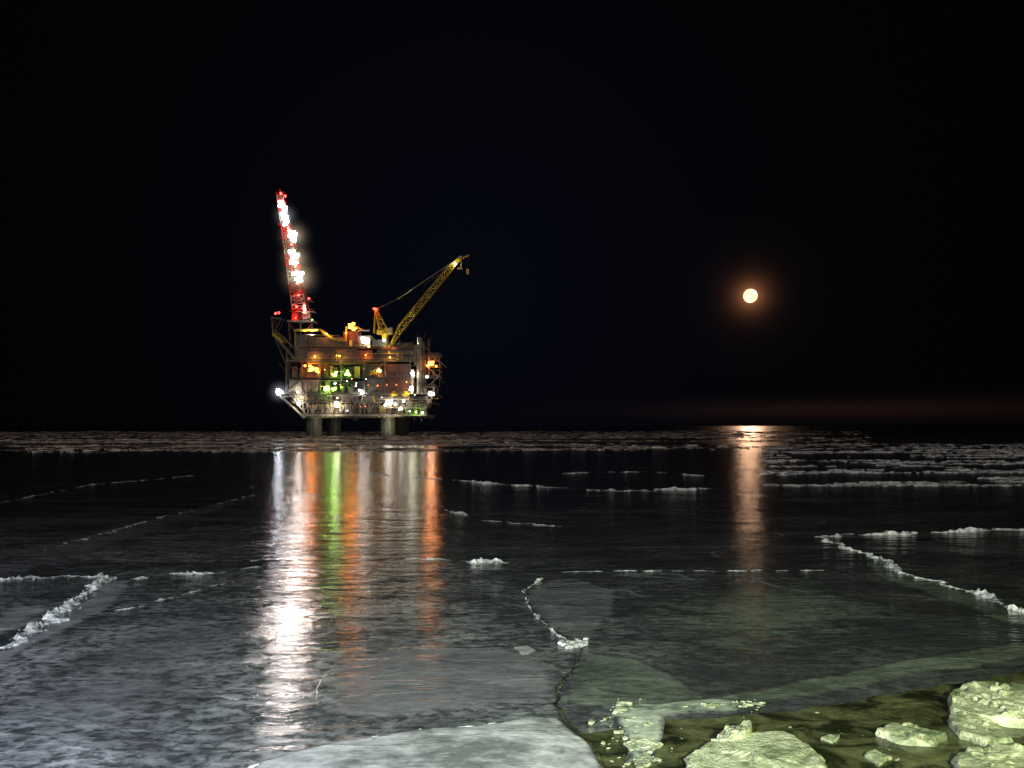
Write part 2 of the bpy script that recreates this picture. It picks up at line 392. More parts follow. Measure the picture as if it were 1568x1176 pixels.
for px, py in ((604, 604), (622, 604)):
    a = P(px, py, FY)
    b.ball((a.x, FY-1.8, a.z), 1.2, 'yellow', 14, 9, (2.0, 1, 1)); b.box((a.x-1.0, FY-2.6, a.z+.9), (a.x+1, FY-1.2, a.z+1.7), 'yellow')
    for s in (-1.7, 1.7): b.tube((a.x+s, FY-1.8, a.z+1), (a.x+s, FY+.5, a.z+4), .15, 'grey', 5)
def mod(x0, x1, p0, p1, y0, y1, mat):
    a = P(x0, p0, y0); c = P(x1, p1, y0); b.box((a.x, y0, a.z), (c.x, y1, c.z), mat)
    n = int(abs(c.x-a.x)/1.3)
    for i in range(n+1):
        x = a.x+(c.x-a.x)*i/max(1, n); b.box((x-.1, y0-.2, a.z-.06), (x+.1, y0-.004, c.z+.06), mat)
mod(470, 528, 531, 516, FY+4, FY+18, 'brown'); mod(526, 548, 531, 507, FY+6, FY+18, 'rust'); mod(548, 568, 531, 514, FY+3, FY+14, 'grey')
mod(570, 592, 531, 520, FY+4, FY+14, 'dark'); mod(452, 470, 551, 512, FY+3, FY+9, 'grey'); mod(594, 630, 531, 525, FY+6, FY+20, 'brown')
for a0, a1, r, mt in (((450, 506), (490, 505), .7, 'yellow'), ((490, 505), (512, 520), .8, 'yellow'), ((512, 520), (530, 522), .8, 'yellow'), ((452, 506), (452, 530), .4, 'yellow'),
                      ((530, 500), (530, 522), .5, 'yellow'), ((470, 512), (520, 514), .3, 'grey'), ((600, 534), (636, 528), .3, 'grey'), ((540, 498), (556, 505), .3, 'yellow'), ((548, 506), (566, 506), .4, 'white')):
    a = P(*a0, FY+3); c = P(*a1, FY+3); b.tube(a, c, r, mt, 8)
for i in range(60):
    px = R.uniform(462, 640); base = P(px, 531, FY+8); h = R.uniform(1, 6.5) if px < 575 else R.uniform(1, 3)
    y = FY+R.uniform(1.5, 16)
    if R.random() < .55: b.tube((base.x, y, base.z), (base.x, y, base.z+h), R.uniform(.12, .5), R.choice(mats), 8)
    else: b.box((base.x, y, base.z), (base.x+R.uniform(1, 3), y+2, base.z+h*.7), R.choice(mats))
for px in (484, 500, 536, 552, 640, 650, 660, 592):
    a = P(px, 530, FY+8); b.tube(a, a+Vector((0, 0, R.uniform(5, 9))), .12, 'grey', 5)
b.obj('topside_equipment', rig)

b = MB()
TY = FY+16
base = P(464, 492, TY); top = P(430, 300, TY)
def band(t):
    return 'red' if int(t*9.0) % 2 == 0 else 'white'
b.lattice(base, top, 8.2, 3.6, 'red', 30, .34, .2, mats=band)
b.box(top+Vector((-2.2, -2, 0)), top+Vector((2.4, 2, .5)), 'red'); b.rail(top+Vector((-2.2, -2, .5)), top+Vector((2.4, -2, .5)), 'red')
b.tube(top, top+Vector((-.5, 0, 4)), .35, 'red', 8); b.tube(top+Vector((1.2, 0, 0)), top+Vector((1.2, 0, 2.5)), .2, 'white', 6)
for px, py, w in ((436, 345, 3.2), (446, 376, 3.4), (452, 409, 3.8), (459, 440, 4.4), (463, 462, 6), (464, 478, 7)):
    a = P(px, py, TY); b.box(a+Vector((-w, -3, -.2)), a+Vector((w, 3, .2)), 'red' if py < 440 else 'grey'); b.rail(a+Vector((-w, -3, .2)), a+Vector((w, -3, .2)), 'red')
b.tube(P(468, 490, TY), P(434, 305, TY), .45, 'white', 8)
a = P(463, 492, TY); b.box(a+Vector((-7.5, -5, -1)), a+Vector((7.5, 5, 0)), 'grey'); b.box(a+Vector((-5, -4, 0)), a+Vector((-2, -1, 4)), 'red'); b.box(a+Vector((1, -4, 0)), a+Vector((5, -1, 5)), 'white')
for s in (-6.5, 0, 6.5):
    b.tube((a.x+s, TY-4, a.z-1), (a.x+s*.9, TY-4, P(0, 531, FY).z), .45, 'grey', 8)
    b.tube((a.x+s, TY-4, a.z-1), (a.x+s*.2, TY-4, P(0, 512, FY).z), .3, 'red', 8)
b.obj('flare_tower', rig)

b = MB()
CY = FY+6
pb = P(590, 532, CY); b.tube(pb, P(590, 512, CY), 1.9, 'yellow', 16); b.tube(P(590, 513, CY), P(590, 510, CY), 2.7, 'yellow', 16)
a = P(590, 512, CY); b.box(a+Vector((-4.5, -2, 0)), a+Vector((4.0, 2.2, 2.4)), 'yellow')
b.box(a+Vector((2, -3.4, .6)), a+Vector((4.4, -2.05, 3.4)), 'white')
for dy in (-1.6, 1.6):
    v = Vector((0, dy, 0))
    b.tube(P(582, 510, CY)+v, P(575, 474, CY)+v, .42, 'yellow', 6); b.tube(P(597, 510, CY)+v, P(577, 474, CY)+v, .42, 'yellow', 6)
    b.tube(P(575, 474, CY)+v, P(573, 510, CY)+v, .3, 'yellow', 6)
    for k in range(5):
        t = k/5; l1 = P(582-7*t, 510-36*t, CY)+v; l2 = P(597-20*t, 510-36*t, CY)+v; b.tube(l1, l2, .2, 'yellow', 5)
        t2 = (k+1)/5; b.tube(l1, P(597-20*t2, 510-36*t2, CY)+v, .15, 'yellow', 5)
b.box(P(571, 475, CY)+Vector((0, -2, 0)), P(580, 472, CY)+Vector((0, 2, 0)), 'yellow')
b.lattice(P(601, 526, CY), P(614, 503, CY), 1.4, 3.2, 'yellow', 3, .32, .2)
b.lattice(P(614, 503, CY), P(690, 411, CY), 3.6, 2.9, 'yellow', 13, .36, .24)
b.lattice(P(690, 411, CY), P(706, 394, CY), 2.8, 1.3, 'yellow', 4, .34, .24)
b.tube(P(697, 400, CY), P(718, 391, CY), .5, 'yellow', 6); b.tube(P(706, 394, CY), P(706, 412, CY), .3, 'yellow', 6); b.box(P(702, 410, CY)+Vector((-.7, -.7, 0)), P(706, 413, CY)+Vector((.9, .7, 0)), 'grey')
b.tube(P(717, 391, CY), P(716, 412, CY), .1, 'dark', 5); b.box(P(714, 412, CY)+Vector((0, -.5, 0)), P(718, 420, CY)+Vector((0, .5, 0)), 'yellow')
for dy in (-.9, .9):
    v = Vector((0, dy, 0))
    b.tube(P(708, 392, CY)+v, P(611, 457, CY)+v, .24, 'white', 5); b.tube(P(611, 457, CY)+v, P(576, 474, CY)+v, .14, 'grey', 5)
    b.tube(P(690, 409, CY)+v, P(650, 436, CY)+v, .12, 'grey', 5)
b.tube(P(611, 457, CY)+Vector((0, -1, 0)), P(611, 457, CY)+Vector((0, 1, 0)), .6, 'yellow', 8)
b.obj('crane', rig)

# lamps
bulbs = MB()
COL = {'lamp_white': (1, .86, .66), 'lamp_cool': (.9, .94, 1), 'lamp_orange': (1, .25, .03), 'lamp_amber': (1, .5, .1), 'lamp_green': (.48, 1, .10), 'lamp_red': (1, .05, .03)}
def lamp(px, py, y, kind, r=.7, beam=0, local=0, sq=(1, 1, 1), bcol=None):
    c = P(px, py, y)
    if r < .9: bulbs.ball(c, r*.9, kind, 8, 5, sq)
    else:
        rr = random.Random(int(px*7+py)); k = int(3+r*3)
        for i in range(k):
            o = Vector((rr.uniform(-1, 1)*r*sq[0]*.8, rr.uniform(-.4, .2), rr.uniform(-1, 1)*r*sq[2]*.8)); q = c+o
            s = r*rr.uniform(.28, .55); bulbs.box(q-Vector((s, .2, s*.7)), q+Vector((s, .2, s*.7)), kind)
        bulbs.tube(c+Vector((-r, .8, -r*.6)), c+Vector((r, .8, -r*.6)), .12, 'grey', 5); bulbs.tube(c+Vector((-r, .8, r*.6)), c+Vector((r, .8, r*.6)), .12, 'grey', 5)
    if beam:
        light('floodlight_beam', 'SPOT', c+Vector((0, -r-.3, 0)), beam, bcol or COL[kind], rig, target=c+Vector((40, -300, -40-c.z*.3)), spot_size=math.radians(150), spot_blend=.8, shadow_soft_size=.6)
    if local:
        light('deck_light', 'SPOT', c+Vector((0, -r-1.6, 0)), local*1.6, COL[kind], rig, target=c+Vector((0, 10, -1.5)), spot_size=math.radians(150), spot_blend=.7, shadow_soft_size=.5)
T = TY-3.5
for i, (px, py, rr, w) in enumerate(((432, 312, 1.7, 17000), (435, 322, 1.9, 0), (436, 333, 2.0, 24000), (438, 340, 1.6, 0), (443, 355, 1.3, 16000), (449, 362, 2.2, 0), (447, 388, 1.5, 0), (451, 396, 2.3, 19000), (452, 419, 1.5, 0), (457, 424, 2.3, 19000))):
    lamp(px, py, T, 'lamp_cool' if i < 6 else 'lamp_white', rr, w, 500 if i % 2 == 0 else 0, (1.1, .6, 1.4), (1, .86, .79))
for i, (px, py) in enumerate(((430, 296), (437, 300), (441, 349), (446, 374), (452, 408), (455, 434), (457, 452), (466, 466), (454, 470), (473, 457), (422, 480), (427, 479))):
    lamp(px, py, T, 'lamp_red', .8, 0, 700 if i % 2 == 0 else 0)
lamp(466, 473, T, 'lamp_white', .8, 0, 1000); lamp(453, 487, T, 'lamp_red', .8, 0, 600); lamp(478, 490, T, 'lamp_green', .6)
FL = FY-.5
for q in ((428, 600, FL, 'lamp_cool', 1.8, 1100, 900), (476, 564, FL+1, 'lamp_orange', 1.8, 4800, 2600), (486, 567, FL+1, 'lamp_orange', 1.4, 0, 1300), (467, 560, FL+2, 'lamp_orange', .8),
          (513, 573, FL+1, 'lamp_green', 1.6, 3200, 1600), (532, 571, FL+1, 'lamp_green', 1.5, 0, 1500), (500, 596, FL+1, 'lamp_green', 1.7, 0, 2000), (511, 596, FL+1, 'lamp_green', 1.3), (523, 593, FL+2, 'lamp_green', .6, 0, 500),
          (580, 568, FL+1, 'lamp_amber', 1.3, 0, 2200), (538, 499, FY+3, 'lamp_orange', 1.7, 10500, 1300), (543, 505, FY+3, 'lamp_orange', 1.3, 0, 800), (530, 510, FY+3, 'lamp_orange', .7, 0, 700), (575, 473, CY-2.5, 'lamp_red', .9, 0, 500),
          (559, 522, FY+2, 'lamp_white', 2.1, 3600, 1500), (588, 521, FY+3, 'lamp_white', .8, 0, 900), (565, 531, FY+2, 'lamp_amber', .7),
          (660, 557, FL-2, 'lamp_orange', 1.5, 6500, 1800), (655, 560, FL-2, 'lamp_amber', .8), (668, 561, FL-2, 'lamp_orange', .7), (632, 572, FL-2, 'lamp_white', 1.2, 1500, 1200), (629, 596, FL-2, 'lamp_white', 1.3, 0, 1200), (654, 577, FL-2.5, 'lamp_white', .7),
          (661, 604, FL-2, 'lamp_white', 1.5, 0, 1000), (597, 616, FL-3, 'lamp_white', 1.6, 350, 1800), (590, 620, FL-3, 'lamp_white', .8), (618, 614, FL-3, 'lamp_white', .8, 0, 900), (613, 626, FL-3, 'lamp_white', .9), (605, 619, FL-3, 'lamp_white', .8),
          (637, 631, FL-3, 'lamp_green', .7, 0, 900), (647, 632, FL-3, 'lamp_white', .7), (516, 619, FL, 'lamp_white', 1.5, 0, 2600), (553, 600, FL, 'lamp_cool', 1.1, 0, 1200), (456, 600, FL, 'lamp_white', .7, 500, 900), (458, 618, FL, 'lamp_white', .9, 0, 1600),
          (697, 404, CY-1.8, 'lamp_white', .7, 0, 400), (636, 546, FL, 'lamp_white', .6), (597, 547, FL, 'lamp_amber', .5, 0, 800), (482, 546, FL, 'lamp_amber', .5, 0, 900), (520, 545, FL, 'lamp_amber', .5, 0, 700), (560, 544, FL, 'lamp_orange', .5, 0, 700), (500, 511, FY+2, 'lamp_amber', .5, 0, 900)):
    lamp(*q)
for i in range(60):
    py = R.choice([543, 565, 585, 590, 607, 625]); lamp(R.uniform(450, 655), py+R.uniform(-5, 5), FY+R.uniform(-.3, 4), R.choice(['lamp_white', 'lamp_amber', 'lamp_white', 'lamp_orange', 'lamp_orange']), R.uniform(.15, .38))
for px, c in ((510, (1, .9, .55)), (600, (1, .95, .6))):
    light('underdeck_light', 'SPOT', P(px, 652, FY-2), 6500, c, rig, target=P(px, 622, FY+14), spot_size=math.radians(150), spot_blend=.6, shadow_soft_size=1)
light('crane_floodlight', 'SPOT', P(640, 528, FY-2), 230000, (.72, 1, .22), rig, target=P(672, 425, CY), spot_size=math.radians(75), spot_blend=.6, shadow_soft_size=.5)
light('gantry_floodlight', 'SPOT', P(600, 545, FY-3), 11000, (1, .75, .2), rig, target=P(590, 495, CY), spot_size=math.radians(80), spot_blend=.6, shadow_soft_size=.5)
light('tower_floodlight', 'SPOT', P(480, 520, FY-1), 26000, (1, .8, .8), rig, target=P(455, 430, TY), spot_size=math.radians(70), spot_blend=.6, shadow_soft_size=.5)
bulbs.obj('lamps', rig, False)

def painted_glow(px, py, y, rad, col, s, pw=4.0):  # emission-only volume: painted glow around a lamp, nothing scatters light here
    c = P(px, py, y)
    m = bpy.data.materials.new('painted_lamp_glow'); m.use_nodes = True; nt = m.node_tree; nt.nodes.clear()
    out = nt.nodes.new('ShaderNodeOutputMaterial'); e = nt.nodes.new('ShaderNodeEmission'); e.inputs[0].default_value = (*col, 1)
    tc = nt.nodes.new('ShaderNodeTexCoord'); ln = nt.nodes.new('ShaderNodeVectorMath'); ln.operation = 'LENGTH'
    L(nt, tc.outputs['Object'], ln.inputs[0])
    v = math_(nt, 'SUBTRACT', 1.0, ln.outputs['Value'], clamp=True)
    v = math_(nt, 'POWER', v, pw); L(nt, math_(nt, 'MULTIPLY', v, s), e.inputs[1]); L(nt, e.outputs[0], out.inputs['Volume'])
    me = bpy.data.meshes.new('lamp_glow_volume'); bm = bmesh.new(); bmesh.ops.create_icosphere(bm, subdivisions=3, radius=1.0); bm.to_mesh(me); bm.free()
    me.materials.append(m); o = bpy.data.objects.new('lamp_glow_volume', me); scene.collection.objects.link(o)
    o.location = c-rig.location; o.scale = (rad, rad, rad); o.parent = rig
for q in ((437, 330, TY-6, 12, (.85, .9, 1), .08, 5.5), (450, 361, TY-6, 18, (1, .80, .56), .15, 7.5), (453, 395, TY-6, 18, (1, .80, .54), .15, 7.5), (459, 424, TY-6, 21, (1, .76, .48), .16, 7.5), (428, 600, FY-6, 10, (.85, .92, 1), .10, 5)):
    painted_glow(*q)

# ------------------------------------------------------------------ SEA ICE
b = MB()
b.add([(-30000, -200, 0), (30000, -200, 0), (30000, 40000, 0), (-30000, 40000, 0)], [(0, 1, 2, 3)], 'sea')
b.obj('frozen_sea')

def jag(pts, seg=.35, amp=.12, closed=True, rnd=R):
    out = []
    n = len(pts)
    for i in range(n if closed else n-1):
        a = pts[i]; c = pts[(i+1) % n]; d = (c-a); l = d.length; k = max(1, min(60, int(l/seg)))
        nrm = Vector((-d.y, d.x, 0)).normalized()
        for j in range(k):
            p = a.lerp(c, j/k); env = math.sin(math.pi*j/k)
            q = p+nrm*(noise.noise(p*.7)*amp*4*env+noise.noise(p*2.7)*amp*1.5+rnd.uniform(-1, 1)*amp*(.25 if j else 0)); out.append(q)
    if not closed: out.append(pts[-1])
    return out
def floe(name, pix, th, mat, w=.5, amp=.1, z0=.004, res=110):
    pts = [G(*p) for p in pix]; js = jag(pts, .6, amp); n = len(js)
    x0 = min(p.x for p in js)-.1; x1 = max(p.x for p in js)+.1; y0 = min(p.y for p in js)-.1; y1 = max(p.y for p in js)+.1
    nx = res; ny = max(12, min(res, int(res*(y1-y0)/(x1-x0))*2)) if x1-x0 > y1-y0 else res
    E = [(js[i].x, js[i].y, js[(i+1) % n].x, js[(i+1) % n].y) for i in range(n)]
    val = []
    for j in range(ny+1):
        y = y0+(y1-y0)*j/ny
        xs = sorted(ax+(y-ay)*(bx-ax)/(by-ay) for ax, ay, bx, by in E if (ay > y) != (by > y))
        near = [e for e in E if min(e[1], e[3])-w < y < max(e[1], e[3])+w]
        row = []
        for i in range(nx+1):
            x = x0+(x1-x0)*i/nx
            ins = sum(1 for q in xs if q < x) % 2 == 1
            if not ins: row.append(0.0); continue
            d = w
            for ax, ay, bx, by in near:
                dx, dy = bx-ax, by-ay; t = max(0, min(1, ((x-ax)*dx+(y-ay)*dy)/(dx*dx+dy*dy+1e-9)))
                q = math.hypot(ax+t*dx-x, ay+t*dy-y)
                if q < d: d = q
            row.append(max(.02, d/w))
        val.append(row)
    vs = []; vals = []; idx = {}; fs = []
    def vid(i, j):
        if (i, j) not in idx:
            idx[(i, j)] = len(vs); v = val[j][i]; vals.append(v)
            vs.append((x0+(x1-x0)*i/nx, y0+(y1-y0)*j/ny, z0 if v <= 0 else z0+th*min(1, v*3)))
        return idx[(i, j)]
    for j in range(ny):
        for i in range(nx):
            if val[j][i]+val[j][i+1]+val[j+1][i]+val[j+1][i+1] > 0:
                fs.append((vid(i, j), vid(i+1, j), vid(i+1, j+1), vid(i, j+1)))
    me = bpy.data.meshes.new(name); me.from_pydata(vs, [], fs)
    at = me.attributes.new('inner', 'FLOAT', 'POINT'); at.data.foreach_set('value', vals)
    me.materials.append(M[mat]); me.update()
    o = bpy.data.objects.new(name, me); scene.collection.objects.link(o); return o
def plain(name, pix, z, mat, amp):
    js = jag([G(*p) for p in pix], .2, amp); bm = bmesh.new()
    f = bm.faces.new([bm.verts.new((p.x, p.y, z)) for p in js]); bmesh.ops.triangulate(bm, faces=[f]); bmesh.ops.recalc_face_normals(bm, faces=bm.faces)
    if bm.faces[:][0].normal.z < 0: bmesh.ops.reverse_faces(bm, faces=bm.faces)
    me = bpy.data.meshes.new(name); bm.to_mesh(me); bm.free(); me.materials.append(M[mat])
    o = bpy.data.objects.new(name, me); scene.collection.objects.link(o)

floe('ice_floe', [(330, 1215), (400, 1168), (480, 1148), (620, 1121), (760, 1107), (855, 1101), (880, 1125), (915, 1160), (945, 1215)], .03, 'snow_covered_ice', .22, .10, .020, 240)
floe('ice_floe', [(488, 1050), (520, 1012), (600, 992), (750, 986), (835, 1003), (866, 1045), (849, 1078), (700, 1090), (560, 1106), (498, 1090)], .004, 'frosted_ice', .7, .08, .004)
floe('ice_floe', [(858, 1076), (898, 998), (975, 1010), (1068, 1058), (1100, 1078), (930, 1088)], .005, 'green_ice', .25, .08, .012)
floe('ice_floe', [(806, 905), (838, 888), (880, 884), (945, 905), (938, 945), (905, 984), (880, 985), (836, 957), (812, 932)], .005, 'thin_grey_ice', .35, .08, .004)
floe('ice_floe', [(-60, 1040), (0, 998), (60, 962), (120, 925), (168, 888), (205, 888), (180, 925), (110, 962), (30, 1000), (-60, 1062)], .004, 'pale_ice', .4, .06, .004, 160)
floe('ice_floe', [(-60, 960), (0, 935), (40, 926), (92, 930), (50, 958), (0, 985), (-60, 1005)], .006, 'snow_covered_ice', .8, .1, .012)
floe('ice_floe', [(1060, 1078), (1190, 1050), (1380, 1012), (1620, 975), (1620, 1000), (1400, 1038), (1240, 1068), (1120, 1090)], .004, 'green_ice', .3, .05, .018, 160)
floe('ice_floe', [(786, 993), (808, 990), (822, 998), (800, 1006)], .03, 'snow_covered_ice', .08, .04, .02, 40)
floe('ice_floe', [(325, 1068), (350, 1064), (385, 1068), (360, 1074)], .02, 'snow_covered_ice', .08, .04, .02, 40)
floe('ice_floe', [(935, 1080), (1010, 1078), (1090, 1070), (1175, 1080), (1120, 1096), (1020, 1100), (1015, 1130), (1000, 1165), (960, 1170), (968, 1140), (945, 1108)], .02, 'slush_ice', .25, .08, .026, 160)
floe('ice_floe', [(-40, 872), (150, 812), (300, 778), (395, 755), (400, 762), (300, 792), (160, 838), (-40, 895)], .003, 'thin_grey_ice', .8, .2, .004, 160)
floe('ice_floe', [(1300, 840), (1370, 870), (1440, 892), (1568, 940), (1700, 990), (1700, 1015), (1568, 965), (1430, 914), (1340, 882)], .003, 'green_ice', .6, .1, .004, 160)
floe('ice_floe', [(60, 1010), (200, 950), (380, 900), (410, 960), (390, 1060), (250, 1120), (60, 1150), (-60, 1100)], .003, 'thin_grey_ice', 4.0, .2, .009)
floe('ice_floe', [(940, 930), (1080, 890), (1250, 880), (1400, 930), (1330, 990), (1150, 1020), (1000, 1000)], .003, 'green_ice', 5.0, .2, .003, 90)
plain('water_pool', [(905, 1215), (885, 1128), (1000, 1102), (1200, 1092), (1350, 1066), (1620, 1022), (1900, 1060), (1700, 1260), (1000, 1260)], .015, 'water', .06)

def chunk(bl, c, sx, sy, sz, mat, rnd=R, yaw=None, tilt=.3):
    n = rnd.choice([5, 6, 7]); yaw = rnd.uniform(0, 6.28) if yaw is None else yaw
    rot = Matrix.Rotation(yaw, 3, 'Z') @ Matrix.Rotation(rnd.uniform(-tilt, tilt), 3, 'X') @ Matrix.Rotation(rnd.uniform(-tilt, tilt)*.6, 3, 'Y')
    ang = sorted(2*math.pi*(i+rnd.uniform(-.35, .35))/n for i in range(n))
    vs = []
    for z, k in ((-.5, 1.0), (.5, .8)):
        for a in ang: r = rnd.uniform(.6, 1.15)*k; vs.append(Vector(c)+rot @ Vector((math.cos(a)*sx*r, math.sin(a)*sy*r, z*sz*rnd.uniform(.5, 1.3))))
    fs = [(i, (i+1) % n, n+(i+1) % n, n+i) for i in range(n)]+[tuple(range(n, 2*n)), tuple(range(n-1, -1, -1))]
    bl.add(vs, fs, mat)
def ridge(pix, h, w, dens=1.0, mat='ridge_ice', gap=0.0, seed=0):
    bl = MB(); pts = jag([G(*p) for p in pix], w*.5, w*1.1, False); n = len(pts)
    off = Vector((seed*7.3+5, 3, 1)); fr = 1.0/max(w*10, .6)
    rows = []; acts = []
    for i, p in enumerate(pts):
        act = noise.noise(p*fr+off)*1.3+.8*noise.noise(p*fr*3.3+off)+.5-gap
        act = max(0, min(1.4, act))*min(1, i/4, (n-1-i)/4); acts.append(act)
        d = pts[min(n-1, i+1)]-pts[max(0, i-1)]; nr = Vector((-d.y, d.x, 0)).normalized()
        ww = w*(.15+.95*act)*R.uniform(.5, 1.3); cz = h*act**1.4*R.uniform(.3, 1.2)+.005
        c2 = nr*ww*R.uniform(-.4, .4)
        rows.append([p+nr*ww*.8-Vector((0, 0, .01)), p+nr*ww*.25+c2+Vector((0, 0, cz*R.uniform(.3, .9))), p+c2+Vector((0, 0, cz)), p-nr*ww*.35+c2*.5+Vector((0, 0, cz*R.uniform(.2, .7))), p-nr*ww*.8-Vector((0, 0, .01))])
    vs = [v for r in rows for v in r]
    fs = [(i*5+k, i*5+k+1, i*5+k+6, i*5+k+5) for i in range(n-1) for k in range(4) if acts[i]+acts[i+1] > .10]
    if fs: bl.add(vs, fs, mat)
    for i in range(n-1):
        if acts[i] < .3 or R.random() > .5*dens: continue
        p = pts[i]; d = pts[i+1]-p; yaw = math.atan2(d.y, d.x)+R.gauss(0, .6); s = (.15+.85*R.random()**2)*acts[i]
        chunk(bl, p+Vector((R.gauss(0, w*.7), R.gauss(0, w*.7), h*s*.2)), w*s*R.uniform(.6, 1.6), w*s*R.uniform(.25, .6), h*s*R.uniform(.5, 1.1), mat, yaw=yaw, tilt=.7)
    if bl.v: bl.obj('ice_ridge')
ridge([(-60, 890), (0, 888), (60, 885), (155, 882), (168, 885)], .13, .22, seed=1, gap=-.1)
ridge([(200, 887), (240, 882), (330, 878)], .12, .18, seed=2, gap=-.1)
ridge([(330, 878), (380, 870), (420, 866)], .07, .12, seed=3, gap=.2)
ridge([(168, 884), (140, 905), (100, 935), (50, 968), (0, 993), (-60, 1025)], .15, .2, 2, seed=4, gap=-.25)
ridge([(700, 735), (760, 741), (860, 747), (950, 752), (1090, 748)], .22, .45, seed=5, gap=-.25)
ridge([(832, 885), (800, 905), (815, 937), (842, 962), (870, 982), (893, 990)], .06, .06, 1, seed=6, gap=.05)
ridge([(893, 992), (882, 1020), (856, 1052), (850, 1080)], .03, .04, 1, seed=7, gap=.2)
ridge([(620, 856), (690, 858)], .12, .22, seed=8, gap=-.1); ridge([(712, 860), (780, 861)], .13, .22, seed=9, gap=-.2)
ridge([(1252, 821), (1330, 819), (1450, 815), (1620, 809)], .14, .24, seed=10, gap=-.25)
ridge([(1252, 821), (1300, 841), (1360, 860), (1375, 876), (1440, 890), (1500, 910), (1620, 952)], .14, .18, 1.5, seed=11, gap=-.05)
ridge([(680, 780), (740, 797), (860, 806)], .08, .2, .5, seed=12, gap=.25); ridge([(850, 876), (1000, 874), (1280, 873)], .03, .08, .3, seed=13, gap=.3)
ridge([(170, 936), (250, 918), (360, 890)], .04, .08, .4, seed=14, gap=.15)
ridge([(480, 1075), (487, 1050), (515, 1018)], .02, .03, seed=16)
ridge([(860, 725), (1000, 722), (1090, 730)], .15, .4, .6, seed=18, gap=.25); ridge([(60, 845), (200, 805), (395, 756)], .04, .2, .3, seed=19, gap=.3)
ridge([(560, 722), (600, 730), (700, 735)], .12, .35, seed=21, gap=.2)
ridge([(0, 770), (140, 742), (300, 728)], .08, .3, .4, seed=22, gap=.4)
ridge([(960, 1090), (1100, 1083), (1165, 1078)], .06, .08, 1.5, 'broken_ice', seed=26, gap=-.1)
ridge([(380, 1176), (440, 1156), (620, 1121), (760, 1107), (856, 1101)], .03, .04, .8, seed=28, gap=.1)

def lead(pix, w):
    pts = jag([G(*p) for p in pix], .3, w*.5, False); bl = MB(); vs = []; n = len(pts)
    for i, p in enumerate(pts):
        d = (pts[min(n-1, i+1)]-pts[max(0, i-1)]); nr = Vector((-d.y, d.x, 0)).normalized(); ww = w*R.uniform(.3, 1.2)
        vs += [p+nr*ww*.5+Vector((0, 0, .056)), p-nr*ww*.5+Vector((0, 0, .056))]
    bl.add(vs, [(2*i, 2*i+1, 2*i+3, 2*i+2) for i in range(n-1)], 'water'); bl.obj('ice_crack')
lead([(893, 995), (880, 1025), (855, 1055), (850, 1082), (872, 1112), (915, 1158), (935, 1200)], .07)
lead([(800, 905), (815, 937), (842, 962), (880, 985)], .05)

# rubble belt
bl = MB(); k = 0
while k < 14000:
    px = R.uniform(-250, 1330)
    py = 661.0+R.betavariate(1.1, 2.0)*40
    if px > 1000: py = 660+(py-661)*.75
    d = CH*F/(py-HY); x = (px-HX)*d/F
    v = noise.noise(Vector((x*.008, d*.03, 1)))+.6*noise.noise(Vector((x*.03, d*.12, 4)))
    if v < .05-(.14 if py < 670 else 0)+max(0, py-684)*.03 or R.random() > (1.15-max(0, (px-700))/620):
        k += .3; continue
    s = d/300; big = R.random() < .08
    chunk(bl, (x, d, .02), R.uniform(.6, 2.6)*s*(1.5 if big else 1), R.uniform(.3, 1.2), R.uniform(.10, .5)*(.5+.5*s)*(2 if big else 1), 'rubble_snow', yaw=R.uniform(-.3, .3), tilt=.15); k += 1
bl.obj('rubble_ice_field')
bl = MB(); k = 0
while k < 3200:
    px = R.uniform(1170, 1700); py = R.uniform(680, 744)
    d = CH*F/(py-HY); x = (px-HX)*d/F
    v = noise.noise(Vector((x*.02, d*.11, 7)))+.6*noise.noise(Vector((x*.08, d*.3, 9)))
    k += .3
    if v < .10: continue
    s = d/140; chunk(bl, (x, d, .02), R.uniform(.3, 1.4)*s, R.uniform(.15, .5), R.uniform(.03, .16)*s, 'ridge_ice', yaw=R.uniform(-.25, .25), tilt=.2); k += .7
bl.obj('rubble_ice_field')
ridge([(1250, 743), (1400, 738), (1620, 737)], .18, .5, 1, seed=30, gap=.1)
ridge([(1190, 728), (1300, 722), (1500, 722), (1620, 718)], .18, .5, 1, seed=31, gap=.2)
ridge([(1230, 705), (1400, 712), (1620, 728)], .18, .5, 1, seed=32, gap=.2)
bl = MB()
for i in range(500):
    px = R.gauss(545, 70); d = R.uniform(425, 470); chunk(bl, ((px-HX)*d/F, d, .1), R.uniform(.8, 3), R.uniform(.6, 2), R.uniform(.3, 1.3), 'rubble_snow')
bl.obj('ice_pile')

